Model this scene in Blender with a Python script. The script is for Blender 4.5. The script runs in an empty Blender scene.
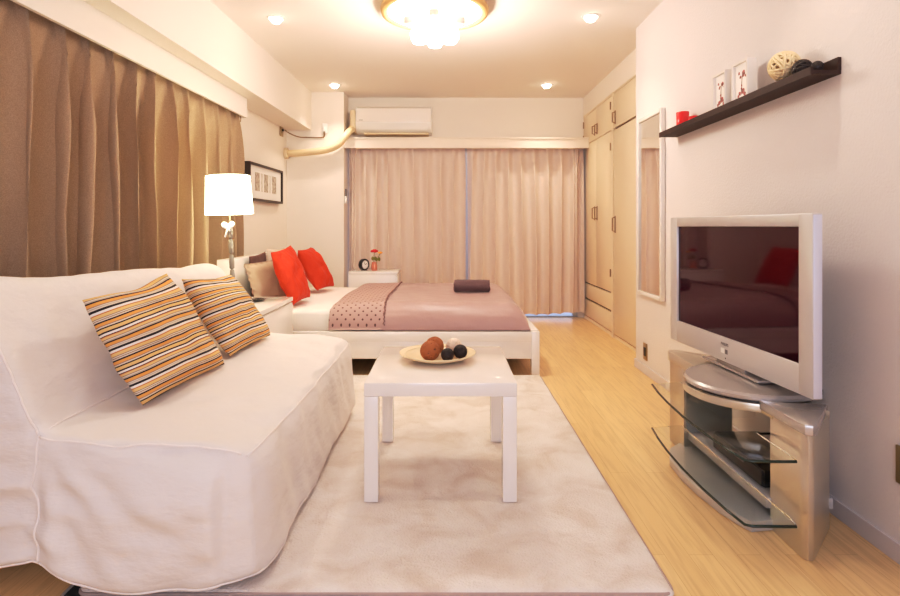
import bpy, bmesh, math, random
from mathutils import Vector, Matrix, noise, Quaternion
from mathutils.bvhtree import BVHTree

random.seed(7)
C = bpy.context.scene.collection
PI = math.pi
F, CX, CY, H = 556.0, 447.0, 226.0, 1.02      # lens in pixels of the 900x596 frame, eye height

# ------------------------------------------------------------------ materials
def nt(m):
    m.use_nodes = True
    return m.node_tree

def mat(name, col, rough=0.5, metal=0.0, bump=None, var=None, emit=None, spec=None, trans=0.0,
        ior=None, sheen=0.0, coat=0.0, stretch=(1, 1, 1)):
    m = bpy.data.materials.new(name)
    t = nt(m); N = t.nodes; L = t.links
    b = N['Principled BSDF']
    b.inputs['Base Color'].default_value = (*col, 1)
    b.inputs['Roughness'].default_value = rough
    b.inputs['Metallic'].default_value = metal
    b.inputs['Transmission Weight'].default_value = trans
    b.inputs['Sheen Weight'].default_value = sheen
    b.inputs['Coat Weight'].default_value = coat
    if spec is not None: b.inputs['Specular IOR Level'].default_value = spec
    if ior: b.inputs['IOR'].default_value = ior
    if emit:
        b.inputs['Emission Color'].default_value = (*emit[0], 1)
        b.inputs['Emission Strength'].default_value = emit[1]
    tc = None
    if bump or var:
        tc = N.new('ShaderNodeTexCoord')
        mp = N.new('ShaderNodeMapping'); mp.inputs['Scale'].default_value = stretch
        L.new(tc.outputs['Object'], mp.inputs['Vector'])
    if bump:
        n = N.new('ShaderNodeTexNoise'); n.inputs['Scale'].default_value = bump[0]
        n.inputs['Detail'].default_value = 4
        L.new(mp.outputs[0], n.inputs['Vector'])
        bp = N.new('ShaderNodeBump'); bp.inputs['Strength'].default_value = bump[1]
        bp.inputs['Distance'].default_value = bump[2] if len(bump) > 2 else 0.01
        L.new(n.outputs['Fac'], bp.inputs['Height'])
        L.new(bp.outputs[0], b.inputs['Normal'])
    if var:
        n2 = N.new('ShaderNodeTexNoise'); n2.inputs['Scale'].default_value = var[0]
        n2.inputs['Detail'].default_value = 3
        L.new(mp.outputs[0], n2.inputs['Vector'])
        r = N.new('ShaderNodeValToRGB')
        r.color_ramp.elements[0].position = 0.35; r.color_ramp.elements[1].position = 0.65
        r.color_ramp.elements[0].color = (*col, 1); r.color_ramp.elements[1].color = (*var[1], 1)
        L.new(n2.outputs['Fac'], r.inputs[0]); L.new(r.outputs[0], b.inputs['Base Color'])
    return m

def ramp_nodes(t, stops, constant=True):
    r = t.nodes.new('ShaderNodeValToRGB'); cr = r.color_ramp
    cr.interpolation = 'CONSTANT' if constant else 'LINEAR'
    while len(cr.elements) > 1: cr.elements.remove(cr.elements[-1])
    cr.elements[0].position = stops[0][0]; cr.elements[0].color = (*stops[0][1], 1)
    for p, c in stops[1:]:
        e = cr.elements.new(p); e.color = (*c, 1)
    return r

M = {}
M['wall'] = mat('wall_paint', (.86, .785, .71), .85, bump=(160, .12, .004))
M['wall_right'] = mat('plaster_daylight_tint', (.74, .685, .675), .8, bump=(110, .35, .006))  # greyer than the other walls: cool daylight is mixed into this colour
M['ceiling'] = mat('ceiling_paint', (.88, .82, .77), .9, bump=(220, .1, .003))
M['pelmet'] = mat('pelmet_paint', (.86, .76, .66), .6)
M['baseboard'] = mat('baseboard_vinyl', (.62, .57, .58), .5)
M['white'] = mat('white_lacquer', (.86, .80, .75), .25, coat=.2)
M['white_top'] = mat('white_glossy_top', (.86, .80, .75), .12, coat=.3)
M['white_plastic'] = mat('white_plastic', (.85, .82, .79), .35)
M['cream_plastic'] = mat('cream_plastic', (.76, .62, .44), .45)
M['pipe'] = mat('cream_pipe_wrap', (.78, .60, .38), .5, bump=(40, .2, .003))
M['sofa'] = mat('white_cotton', (.76, .70, .665), .9, bump=(10, .28, .03), sheen=.1, stretch=(1, 1, 2.2))
M['piping'] = mat('white_piping', (.86, .78, .74), .8)
M['curtain'] = mat('tan_curtain', (.36, .245, .155), .9, bump=(420, .35, .002), var=(260, (.46, .33, .22)), sheen=.15)
M['curtain2'] = mat('pink_beige_curtain', (.74, .615, .55), .85, bump=(300, .2, .002), sheen=.15)
M['bedlinen'] = mat('white_bed_linen', (.86, .79, .74), .85, bump=(9, .3, .02))
M['duvet'] = mat('mauve_satin', (.40, .255, .245), .40, bump=(7, .35, .03), sheen=.2)
M['ruffle'] = mat('dark_mauve_ruffle', (.24, .135, .125), .8)
M['towel'] = mat('plum_towel', (.115, .06, .065), .95, bump=(150, .6, .005), sheen=.3)
M['orange'] = mat('orange_red_cotton', (.62, .036, .004), .8, bump=(11, .8, .04))
M['taupe'] = mat('taupe_cotton', (.46, .34, .255), .85, bump=(11, .5, .03))
M['brown_fabric'] = mat('dark_brown_cotton', (.12, .055, .045), .85, bump=(11, .4, .03))
M['beige'] = mat('beige_cotton', (.62, .49, .41), .85, bump=(11, .4, .03))
M['black'] = mat('black_plastic', (.012, .011, .011), .3)
M['black_gloss'] = mat('black_gloss', (.008, .008, .009), .08, coat=.5)
M['black_frame'] = mat('black_brown_wood', (.028, .014, .010), .4)
M['shelf'] = mat('black_brown_shelf', (.050, .026, .021), .6, spec=.2, bump=(60, .15, .002), stretch=(1, .05, 1))
M['silver'] = mat('silver_plastic', (.58, .565, .57), .35, metal=.35)
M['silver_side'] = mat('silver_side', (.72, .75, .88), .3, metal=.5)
M['silver_gold'] = mat('champagne_silver', (.66, .60, .50), .28, metal=.75)
M['stand_top'] = mat('stand_grey_top', (.50, .46, .44), .22, metal=.5)
M['dark_mirror'] = mat('smoked_panel', (.36, .37, .34), .35, metal=.1)
M['screen'] = mat('plasma_screen', (.020, .002, .007), .05, spec=.5, ior=1.5)
M['screen'].node_tree.nodes['Principled BSDF'].inputs['Specular Tint'].default_value=(1,.42,.58,1)
M['grey_mark'] = mat('grey_mark', (.18, .16, .16), .5)
M['glass'] = mat('shelf_glass', (.94, .975, .95), .01, trans=1.0, ior=1.2)
M['glass_edge'] = mat('glass_edge', (.012, .030, .022), .15)
M['clear'] = mat('clear_glass', (1, 1, 1), .02, trans=1.0, ior=1.35)
M['crystal'] = mat('crystal_glass', (.42, .38, .34), .12, trans=.25, ior=1.5)
M['lamp_glow'] = mat('lit_shade', (.9, .86, .8), .8, emit=((1.0, .94, .58), 10.0))
M['bulb_glow'] = mat('lit_bulb', (1, .95, .9), .5, emit=((1.0, .86, .72), 26.0))
M['disc_glow'] = mat('lit_diffuser', (1, .95, .9), .5, emit=((1.0, .92, .84), 3.2))
M['spot_glow'] = mat('lit_downlight', (1, .95, .9), .5, emit=((1.0, .84, .64), 30.0))
M['wood_ring'] = mat('light_wood_ring', (.62, .36, .15), .4, bump=(30, .2, .003))
M['closet'] = mat('cream_laminate', (.80, .67, .50), .38)
M['closet_gap'] = mat('dark_gap', (.20, .13, .085), .8)
M['bronze'] = mat('bronze_metal', (.34, .24, .15), .4, metal=.7)
M['brass'] = mat('brass_plate', (.42, .31, .16), .35, metal=.7)
M['gap_shade'] = mat('gap_shade_grey', (.55, .48, .44), .8)  # grey that stands for the shade in the drawer gaps
M['mirror'] = mat('mirror_glass', (.92, .90, .88), .02, metal=1.0)
M['ribbon'] = mat('white_ribbon', (.95, .93, .9), .6, emit=((1, .9, .75), .5))
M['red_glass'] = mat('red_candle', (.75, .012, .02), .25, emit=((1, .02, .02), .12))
M['rattan_cream'] = mat('cream_rattan', (.80, .62, .38), .7)
M['rattan_brown'] = mat('brown_rattan', (.40, .13, .04), .75, bump=(90, .5, .004))
M['rattan_black'] = mat('black_rattan', (.028, .016, .014), .5, spec=.4)
M['rattan_white'] = mat('pale_rattan', (.85, .66, .52), .75)
M['plate'] = mat('pale_wood_plate', (.80, .62, .40), .4, bump=(60, .2, .003))
M['photo_paper'] = mat('photo_paper', (.88, .84, .80), .5)
M['photo_grey'] = mat('grey_print', (.30, .24, .20), .5, var=(34, (.62, .54, .46)))
M['flower_print'] = mat('flower_print', (.14, .07, .05), .6, var=(90, (.55, .12, .13)))
M['red_petal'] = mat('red_petal', (.55, .01, .02), .6)
M['yellow_petal'] = mat('yellow_petal', (.85, .35, .04), .6)
M['stem'] = mat('green_stem', (.16, .17, .03), .6)
M['pink_glass'] = mat('pink_vase', (.85, .28, .18), .15, trans=.3)
M['mat_dark'] = mat('dark_underlay', (.010, .016, .015), .95)
M['mat_edge'] = mat('underlay_binding', (.42, .38, .33), .9)
M['rug_edge'] = mat('rug_binding', (.42, .32, .29), .9)
M['frame_metal'] = mat('window_frame_metal', (.55, .55, .56), .4, metal=.6)
M['window_glass'] = mat('window_glass', (1, 1, 1), .0, trans=1.0, ior=1.05)
M['balcony'] = mat('added_bright_slab', (.75, .78, .82), .8)  # bluish white, picked for the bright gap below the curtain

# floor: oak laminate laid lengthwise
def floor_mat():
    m = bpy.data.materials.new('oak_laminate'); t = nt(m); N = t.nodes; L = t.links
    b = N['Principled BSDF']; b.inputs['Roughness'].default_value = .33
    tc = N.new('ShaderNodeTexCoord')
    mp = N.new('ShaderNodeMapping'); mp.inputs['Rotation'].default_value = (0, 0, PI / 2)
    L.new(tc.outputs['Object'], mp.inputs['Vector'])
    br = N.new('ShaderNodeTexBrick')
    br.inputs['Scale'].default_value = 1.0
    br.inputs['Brick Width'].default_value = 1.15; br.inputs['Row Height'].default_value = .075
    br.inputs['Mortar Size'].default_value = .0008; br.inputs['Bias'].default_value = 0
    br.inputs['Color1'].default_value = (.82, .57, .30, 1); br.inputs['Color2'].default_value = (.75, .50, .25, 1)
    br.inputs['Mortar'].default_value = (.56, .35, .16, 1)
    L.new(mp.outputs[0], br.inputs['Vector'])
    mp2 = N.new('ShaderNodeMapping'); mp2.inputs['Scale'].default_value = (22, 1.3, 1)
    L.new(tc.outputs['Object'], mp2.inputs['Vector'])
    ns = N.new('ShaderNodeTexNoise'); ns.inputs['Scale'].default_value = 3; ns.inputs['Detail'].default_value = 6
    ns.inputs['Distortion'].default_value = .6
    L.new(mp2.outputs[0], ns.inputs['Vector'])
    r = ramp_nodes(t, [(.35, (.78, .74, .70)), (.55, (1, 1, 1)), (.75, (1.0, .98, .92))], False)
    L.new(ns.outputs['Fac'], r.inputs[0])
    mx = N.new('ShaderNodeMixRGB'); mx.blend_type = 'MULTIPLY'; mx.inputs[0].default_value = .6
    L.new(br.outputs['Color'], mx.inputs[1]); L.new(r.outputs[0], mx.inputs[2])
    L.new(mx.outputs[0], b.inputs['Base Color'])
    bp = N.new('ShaderNodeBump'); bp.inputs['Strength'].default_value = .06
    L.new(ns.outputs['Fac'], bp.inputs['Height']); L.new(bp.outputs[0], b.inputs['Normal'])
    return m
M['floor'] = floor_mat()

def rug_mat():
    m = bpy.data.materials.new('cream_pile'); t = nt(m); N = t.nodes; L = t.links
    b = N['Principled BSDF']; b.inputs['Roughness'].default_value = 1; b.inputs['Sheen Weight'].default_value = .25
    tc = N.new('ShaderNodeTexCoord')
    n1 = N.new('ShaderNodeTexNoise'); n1.inputs['Scale'].default_value = 5.5; n1.inputs['Detail'].default_value = 5
    n1.inputs['Distortion'].default_value = .8
    L.new(tc.outputs['Object'], n1.inputs['Vector'])
    r = ramp_nodes(t, [(.32, (.66, .55, .475)), (.48, (.76, .67, .605)), (.66, (.82, .75, .695))], False)
    L.new(n1.outputs['Fac'], r.inputs[0]); L.new(r.outputs[0], b.inputs['Base Color'])
    n2 = N.new('ShaderNodeTexNoise'); n2.inputs['Scale'].default_value = 130; n2.inputs['Detail'].default_value = 3
    L.new(tc.outputs['Object'], n2.inputs['Vector'])
    bp = N.new('ShaderNodeBump'); bp.inputs['Strength'].default_value = .7; bp.inputs['Distance'].default_value = .01
    L.new(n2.outputs['Fac'], bp.inputs['Height']); L.new(bp.outputs[0], b.inputs['Normal'])
    return m
M['rug'] = rug_mat()

def stripe_mat():
    m = bpy.data.materials.new('striped_cotton'); t = nt(m); N = t.nodes; L = t.links
    b = N['Principled BSDF']; b.inputs['Roughness'].default_value = .9
    uv = N.new('ShaderNodeTexCoord')
    sep = N.new('ShaderNodeSeparateXYZ'); L.new(uv.outputs['UV'], sep.inputs[0])
    ns = N.new('ShaderNodeTexNoise'); ns.inputs['Scale'].default_value = 2.2; ns.inputs['Detail'].default_value = 1
    L.new(uv.outputs['UV'], ns.inputs['Vector'])
    a = N.new('ShaderNodeMath'); a.operation = 'MULTIPLY_ADD'; a.inputs[1].default_value = .05
    L.new(ns.outputs['Fac'], a.inputs[0]); L.new(sep.outputs['Y'], a.inputs[2])
    k = N.new('ShaderNodeMath'); k.operation = 'MULTIPLY'; k.inputs[1].default_value = 2.9
    L.new(a.outputs[0], k.inputs[0])
    fr = N.new('ShaderNodeMath'); fr.operation = 'FRACT'; L.new(k.outputs[0], fr.inputs[0])
    K = (.018, .012, .012); W = (.86, .78, .70); O = (.82, .36, .085); Y = (.80, .50, .20)
    B = (.30, .20, .14); G = (.50, .40, .32); R = (.58, .20, .07); S = (.70, .58, .46)
    seq = [(W, 2), (K, 1.5), (Y, 3), (K, 1.3), (S, 1.2), (B, .8), (O, 2.6), (K, 1.4), (S, 1.1), (B, .8), (S, 1), (B, .8),
           (Y, 2.6), (R, 1.1), (W, 2.2), (K, 2.2), (S, 1), (G, 1), (S, .8), (B, .8), (O, 2.8), (K, 1.4), (G, 1.2), (S, 1),
           (B, .8), (Y, 2), (R, .8), (K, .8)]
    tot = sum(w for _, w in seq); p = 0; st = []
    for c, w in seq:
        st.append((p / tot, c)); p += w
    r = ramp_nodes(t, st); L.new(fr.outputs[0], r.inputs[0]); L.new(r.outputs[0], b.inputs['Base Color'])
    n2 = N.new('ShaderNodeTexNoise'); n2.inputs['Scale'].default_value = 7
    tc = N.new('ShaderNodeTexCoord'); L.new(tc.outputs['Object'], n2.inputs['Vector'])
    bp = N.new('ShaderNodeBump'); bp.inputs['Strength'].default_value = .5; bp.inputs['Distance'].default_value = .04
    L.new(n2.outputs['Fac'], bp.inputs['Height']); L.new(bp.outputs[0], b.inputs['Normal'])
    return m
M['stripe'] = stripe_mat()

def dots_mat():
    m = bpy.data.materials.new('dotted_mauve'); t = nt(m); N = t.nodes; L = t.links
    b = N['Principled BSDF']; b.inputs['Roughness'].default_value = .55
    tc = N.new('ShaderNodeTexCoord')
    mp = N.new('ShaderNodeMapping'); mp.inputs['Scale'].default_value = (6.5, 19, 1)
    L.new(tc.outputs['UV'], mp.inputs['Vector'])
    # staggered dots from two lattices
    outs = []
    for off in ((0, 0), (.5, .5)):
        ad = N.new('ShaderNodeVectorMath'); ad.operation = 'ADD'; ad.inputs[1].default_value = (*off, 0)
        L.new(mp.outputs[0], ad.inputs[0])
        fr = N.new('ShaderNodeVectorMath'); fr.operation = 'FRACTION'; L.new(ad.outputs[0], fr.inputs[0])
        sb = N.new('ShaderNodeVectorMath'); sb.operation = 'SUBTRACT'; sb.inputs[1].default_value = (.5, .5, 0)
        L.new(fr.outputs[0], sb.inputs[0])
        ln = N.new('ShaderNodeVectorMath'); ln.operation = 'LENGTH'; L.new(sb.outputs[0], ln.inputs[0])
        lt = N.new('ShaderNodeMath'); lt.operation = 'LESS_THAN'; lt.inputs[1].default_value = .115
        L.new(ln.outputs['Value'], lt.inputs[0]); outs.append(lt)
    mxm = N.new('ShaderNodeMath'); mxm.operation = 'MAXIMUM'
    L.new(outs[0].outputs[0], mxm.inputs[0]); L.new(outs[1].outputs[0], mxm.inputs[1])
    mx = N.new('ShaderNodeMixRGB'); mx.inputs[1].default_value = (.42, .27, .255, 1); mx.inputs[2].default_value = (.09, .035, .035, 1)
    L.new(mxm.outputs[0], mx.inputs[0]); L.new(mx.outputs[0], b.inputs['Base Color'])
    return m
M['dots'] = dots_mat()

# ------------------------------------------------------------------ mesh builder
class MB:
    def __init__(s): s.b = bmesh.new(); s.uv = None
    def _merge(s, tmp, mtx=None):
        if mtx is not None: bmesh.ops.transform(tmp, matrix=mtx, verts=tmp.verts)
        me = bpy.data.meshes.new('t'); tmp.to_mesh(me); tmp.free(); s.b.from_mesh(me); bpy.data.meshes.remove(me)
        return s
    def box(s, x0, x1, y0, y1, z0, z1, bev=0.0, seg=2, mtx=None):
        t = bmesh.new(); bmesh.ops.create_cube(t, size=1)
        for v in t.verts:
            v.co = Vector((x0 + (v.co.x + .5) * (x1 - x0), y0 + (v.co.y + .5) * (y1 - y0), z0 + (v.co.z + .5) * (z1 - z0)))
        if bev > 0: bmesh.ops.bevel(t, geom=t.edges[:] + t.verts[:], offset=bev, segments=seg, affect='EDGES', profile=.5)
        return s._merge(t, mtx)
    def prism(s, pts, z0, z1, bev=0.0, mtx=None, seg=2):
        t = bmesh.new()
        lo = [t.verts.new((x, y, z0)) for x, y in pts]; hi = [t.verts.new((x, y, z1)) for x, y in pts]
        n = len(pts)
        t.faces.new(lo[::-1]); t.faces.new(hi)
        for i in range(n): t.faces.new((lo[i], lo[(i + 1) % n], hi[(i + 1) % n], hi[i]))
        bmesh.ops.recalc_face_normals(t, faces=t.faces)
        if bev > 0:
            es = [e for e in t.edges if abs(e.verts[0].co.z - e.verts[1].co.z) < 1e-6]
            bmesh.ops.bevel(t, geom=es, offset=bev, segments=seg, affect='EDGES', profile=.5)
        return s._merge(t, mtx)
    def cyl(s, p0, p1, r0, r1=None, n=24, cap=True):
        p0, p1 = Vector(p0), Vector(p1); r1 = r0 if r1 is None else r1
        t = bmesh.new(); d = p1 - p0
        bmesh.ops.create_cone(t, cap_ends=cap, segments=n, radius1=r0, radius2=r1, depth=d.length)
        q = Vector((0, 0, 1)).rotation_difference(d.normalized())
        return s._merge(t, Matrix.Translation((p0 + p1) / 2) @ q.to_matrix().to_4x4())
    def sphere(s, c, r, u=24, v=14, sc=(1, 1, 1)):
        t = bmesh.new(); bmesh.ops.create_uvsphere(t, u_segments=u, v_segments=v, radius=r)
        return s._merge(t, Matrix.Translation(c) @ Matrix.Diagonal((*sc, 1)))
    def tube(s, pts, r, n=8, closed=False):
        pts = [Vector(p) for p in pts]; t = bmesh.new(); rings = []
        m = len(pts); up = None
        for i, p in enumerate(pts):
            a = pts[(i - 1) % m] if (closed or i > 0) else p
            b = pts[(i + 1) % m] if (closed or i < m - 1) else p
            d = (b - a).normalized()
            if up is None: up = d.orthogonal().normalized()
            up = (up - d * up.dot(d)); up = up.normalized() if up.length > 1e-6 else d.orthogonal().normalized()
            w = d.cross(up)
            rr = r[i] if isinstance(r, (list, tuple)) else r
            rings.append([t.verts.new(p + rr * (math.cos(2 * PI * k / n) * up + math.sin(2 * PI * k / n) * w)) for k in range(n)])
        for i in range(m if closed else m - 1):
            A, B = rings[i], rings[(i + 1) % m]
            for k in range(n): t.faces.new((A[k], A[(k + 1) % n], B[(k + 1) % n], B[k]))
        if not closed:
            t.faces.new(rings[0][::-1]); t.faces.new(rings[-1])
        return s._merge(t)
    def lathe(s, prof, c=(0, 0, 0), n=40, mtx=None):
        t = bmesh.new(); rows = []
        for r, z in prof:
            rows.append([t.verts.new((c[0] + max(r, 1e-4) * math.cos(2 * PI * k / n), c[1] + max(r, 1e-4) * math.sin(2 * PI * k / n), c[2] + z)) for k in range(n)])
        for A, B in zip(rows, rows[1:]):
            for k in range(n): t.faces.new((A[k], A[(k + 1) % n], B[(k + 1) % n], B[k]))
        bmesh.ops.recalc_face_normals(t, faces=t.faces)
        return s._merge(t, mtx)
    def grid(s, fn, nu, nv, uvs=False):
        """fn(u, v) -> point, u and v in 0..1"""
        b = s.b
        if uvs and s.uv is None: s.uv = b.loops.layers.uv.new('UVMap')
        V = [[b.verts.new(fn(i / nu, j / nv)) for j in range(nv + 1)] for i in range(nu + 1)]
        for i in range(nu):
            for j in range(nv):
                f = b.faces.new((V[i][j], V[i + 1][j], V[i + 1][j + 1], V[i][j + 1]))
                if uvs:
                    for l, (a, c) in zip(f.loops, ((i, j), (i + 1, j), (i + 1, j + 1), (i, j + 1))):
                        l[s.uv].uv = (a / nu, c / nv)
        return s

OFF = {}
def build(name, mb, m, parent=None, smooth=False, local=False):
    me = bpy.data.meshes.new(name)
    b = mb.b
    if parent is not None and not local:
        bmesh.ops.translate(b, verts=b.verts, vec=-OFF[parent.name])
    b.to_mesh(me); b.free()
    for mm in (m if isinstance(m, (list, tuple)) else [m]): me.materials.append(mm)
    if smooth:
        me.polygons.foreach_set('use_smooth', [True] * len(me.polygons))
        if smooth == 'auto':
            try: me.set_sharp_from_angle(angle=math.radians(38))
            except Exception: pass
    o = bpy.data.objects.new(name, me); C.objects.link(o)
    if parent is not None:
        o.parent = parent; OFF[o.name] = OFF[parent.name]
    else: OFF[o.name] = Vector((0, 0, 0))
    return o

def tag(o, label, cat, group=None):
    o['label'] = label; o['category'] = cat
    if group: o['group'] = group
    return o

def thing(name, label, cat, loc=(0, 0, 0), rotz=0, group=None):
    o = bpy.data.objects.new(name, None); C.objects.link(o)
    o.location = loc; o.rotation_euler = (0, 0, rotz); o.empty_display_size = .1
    OFF[o.name] = Vector(loc)
    return tag(o, label, cat, group)

def struct(name, mb, m, parent=None, smooth=False):
    o = build(name, mb, m, parent, smooth)
    if parent is None: o['kind'] = 'structure'
    return o

def copy_thing(root, loc, label, group=None):
    r = root.copy(); C.objects.link(r); r.location = loc; r['label'] = label
    for ch in [c for c in C.objects if c.parent == root]:
        c = ch.copy(); C.objects.link(c); c.parent = r
        for g in [k for k in C.objects if k.parent == ch]:
            d = g.copy(); C.objects.link(d); d.parent = c
    if group: r['group'] = group
    return r

# ------------------------------------------------------------------ room shell
ZC, YB, YR = 2.45, 6.20, -1.3
WL = lambda y: -1.745 + .0234 * (y - 4.45)        # the left wall runs a touch out of square
WR = 1.37
mb = MB(); mb.box(-2.2, 2.2, YR, YB + .03, -.1, 0); struct('floor', mb, M['floor'])
mb = MB(); mb.box(-2.2, 2.2, YB + .031, YB + 1.6, -.12, -.005); struct('added_bright_floor', mb, M['balcony'])  # pale slab added outside so daylight shows under the curtain hem
mb = MB(); mb.box(-2.2, 2.2, YR, YB + .2, ZC, ZC + .1); struct('ceiling', mb, M['ceiling'])

def skew_box(mb, xa, xb, y0, y1, z0, z1):
    """box whose x faces follow the left wall; xa, xb are offsets from the wall line"""
    mb.prism([(WL(y0) + xa, y0), (WL(y0) + xb, y0), (WL(y1) + xb, y1), (WL(y1) + xa, y1)], z0, z1)
# left wall with its window opening (y .9 - 4.2, z .55 - 1.9)
mb = MB()
skew_box(mb, -.15, 0, YR, .8, 0, ZC); skew_box(mb, -.15, 0, 4.22, YB, 0, ZC)
skew_box(mb, -.15, 0, .8, 4.22, 0, .55); skew_box(mb, -.15, 0, .8, 4.22, 1.92, ZC)
struct('wall_left', mb, M['wall'])
mb = MB()
for z0, z1 in ((.55, .60), (1.87, 1.92)): skew_box(mb, -.10, -.06, .8, 4.22, z0, z1)
for y0 in (.8, 1.94, 3.06, 4.17): skew_box(mb, -.10, -.06, y0, y0 + .05, .60, 1.87)
w1 = struct('window_1', mb, M['frame_metal'])
mb = MB(); skew_box(mb, -.085, -.08, .82, 4.2, .57, 1.9); build('pane', mb, M['window_glass'], w1)
# right wall, ends in a corner at y 4.03; then the closet recess
mb = MB(); mb.box(WR, 1.66, YR, 4.03, 0, ZC); struct('wall_right', mb, M['wall_right'])
mb = MB(); mb.box(1.52, 1.80, 4.03, YB, 2.245, ZC); mb.box(1.72, 1.80, 4.03, YB, 0, 2.245)
struct('wall_right_recess', mb, M['wall'])
# back wall with the sliding balcony door opening
mb = MB()
mb.box(-2.2, -1.06, YB, YB + .12, 0, ZC); mb.box(1.46, 1.9, YB, YB + .12, 0, ZC); mb.box(-1.06, 1.46, YB, YB + .12, 1.90, ZC)
struct('wall_back', mb, M['wall'])
mb = MB()
mb.box(-1.06, 1.46, YB + .03, YB + .09, 0, .012); mb.box(-1.06, 1.46, YB + .03, YB + .09, 1.86, 1.90)
for x in (-1.06, .17, .22, 1.41): mb.box(x, x + .05, YB + .03, YB + .09, .012, 1.86)
d1 = struct('door_1', mb, M['frame_metal'])
mb = MB(); mb.box(-1.01, 1.41, YB + .055, YB + .06, .012, 1.86); build('pane', mb, M['window_glass'], d1)
# wall behind the camera, with the window that sends daylight in
mb = MB()
mb.box(-2.2, -.9, YR - .12, YR, 0, ZC); mb.box(1.1, 1.9, YR - .12, YR, 0, ZC)
mb.box(-.9, 1.1, YR - .12, YR, 0, .5); mb.box(-.9, 1.1, YR - .12, YR, 2.1, ZC)
struct('wall_front', mb, M['wall'])
# structural column in the far left corner, ceiling beam over the window wall
mb = MB(); mb.box(-1.95, -1.10, 5.93, YB + .02, 0, ZC); struct('wall_column', mb, M['wall'])
mb = MB(); skew_box(mb, -.10, .265, YR, 5.93, 2.04, ZC); struct('ceiling_beam', mb, M['wall'])
# pelmets
mb = MB(); skew_box(mb, .125, .145, YR, 4.45, 1.885, 2.04); skew_box(mb, 0, .125, 4.43, 4.45, 1.885, 2.04)
struct('trim_1', mb, M['wall'])
mb = MB(); mb.box(-1.10, 1.52, 5.96, 5.98, 1.855, 1.955); mb.box(-1.10, 1.52, 5.945, YB, 1.955, 1.968)
struct('trim_2', mb, M['pelmet'])
mb = MB(); mb.box(WR - .010, WR, YR, 4.03, 0, .062, .003); mb.box(WR - .010, 1.52, 4.03, 4.042, 0, .062, .003)
struct('baseboard_right', mb, M['baseboard'])
mb = MB(); mb.box(-1.95, -1.10, 5.918, 5.93, 0, .06, .003); mb.box(-1.10, -1.088, 5.918, YB, 0, .06, .003)
struct('baseboard_column', mb, M['baseboard'])

# ------------------------------------------------------------------ curtains
def shp(c): return math.copysign(abs(c) ** .75, c)
def left_curtain():
    pleats = [1.0, 1.2, 1.40, 1.60, 1.82, 2.03, 2.234, 2.445, 2.61, 2.79, 2.99, 3.18, 3.37, 3.565, 3.78, 4.0, 4.22, 4.42]
    y0, y1, zt, zb = 1.0, 4.41, 1.93, .04
    mb = MB()
    def fn(u, v):
        y = y0 + u * (y1 - y0); z = zb + v * (zt - zb)
        k = 0
        while k < len(pleats) - 2 and y > pleats[k + 1]: k += 1
        t = min(max((y - pleats[k]) / (pleats[k + 1] - pleats[k]), 0), 1)
        c = abs(2 * t - 1)                     # 1 at a pleat, 0 between
        top = max(0, min(1, (z - 1.45) / .45)) ** 1.6
        pinch = max(0, (c - .80) / .20) ** .8 * .045 - .012
        w = (.064 + .024 * noise.noise(Vector((y * 1.9, 5.5, z * .25)))) * shp(math.cos(2 * PI * t + 1.1 * noise.noise(Vector((y * 2.1, 0, z * .5)))))
        w += .020 * noise.noise(Vector((y * 6.0, 3.3, z * .55))) + .016 * noise.noise(Vector((y * 13, 1.3, z * .9))) + .012 * noise.noise(Vector((y * 5 + z * 2.5, 4.4, z * 1.5)))
        x = WL(y) + .083 + top * pinch + (1 - top) * w
        y += (1 - top) * .03 * noise.noise(Vector((y * 3, 7.7, z * 1.2)))
        y -= (1 - .6 * top) * .050 * math.sin(2 * PI * t + .5 + .8 * noise.noise(Vector((y * 2.0, 2.2, z * .6))))
        return Vector((max(x, WL(y) + .008), min(y, y1), z))
    mb.grid(fn, 420, 46)
    o = build('window_curtain', mb, M['curtain'], smooth=True)
    tag(o, 'long tan pinch-pleated curtain behind the white sofa, along the left wall', 'curtain')
    hk = MB()
    for p in pleats[5:]:
        x = WL(p) + .10
        hk.tube([(x, p, 1.90), (x + .006, p, 1.875), (x + .004, p, 1.850), (x - .004, p, 1.845)], .004, 6)
    h = build('pleat_hooks', hk, M['bronze'], o, True); h.name = 'pleat_hook'; h['kind'] = 'stuff'
    rl = MB(); rl.prism([(WL(1) + .05, 1), (WL(1) + .09, 1), (WL(4.41) + .09, 4.41), (WL(4.41) + .05, 4.41)], 1.94, 1.965)
    r = build('curtain_rail', rl, M['white_plastic'])
    tag(r, 'white curtain rail behind the pelmet on the left wall', 'curtain rail')
left_curtain()

def back_curtain(x0, x1, label, seed, dark=None):
    zt, zb, yc = 1.90, .030, 6.095
    mb = MB(); n = 9
    def fn(u, v):
        x = x0 + u * (x1 - x0); z = zb + v * (zt - zb)
        top = max(0, min(1, (z - 1.62) / .25))
        ph = 2 * PI * n * u + 2.2 * noise.noise(Vector((x * 1.7, seed, z * .35)))
        a = .036 + .018 * noise.noise(Vector((x * 2.2, seed + 5, 0)))
        edge = 0
        if x < -.86: edge = 1 - (x + 1.06) / .20
        if x > 1.28: edge = (x - 1.28) / .20
        edge = max(0, min(1, edge))
        w = math.sin(ph) * a * (1 - .55 * top) + .018 * noise.noise(Vector((x * 9, seed + 2, z * .6)))
        w += edge * .030 * math.sin(2 * PI * x / .062 + 1.1)
        zz = z
        if v == 0: zz += .012 * math.sin(x * 7 + seed) + (.012 if x < .8 else .030)
        return Vector((x + .012 * math.cos(ph) * (1 - top), yc - w, zz))
    mb.grid(fn, 300, 34)
    o = build('balcony_curtain', mb, M['curtain2'], smooth=True)
    return tag(o, label, 'curtain', None)
back_curtain(-1.085, .196, 'pinkish beige curtain closing the left half of the balcony door, behind the nightstand with clock', 1.0)
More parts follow.
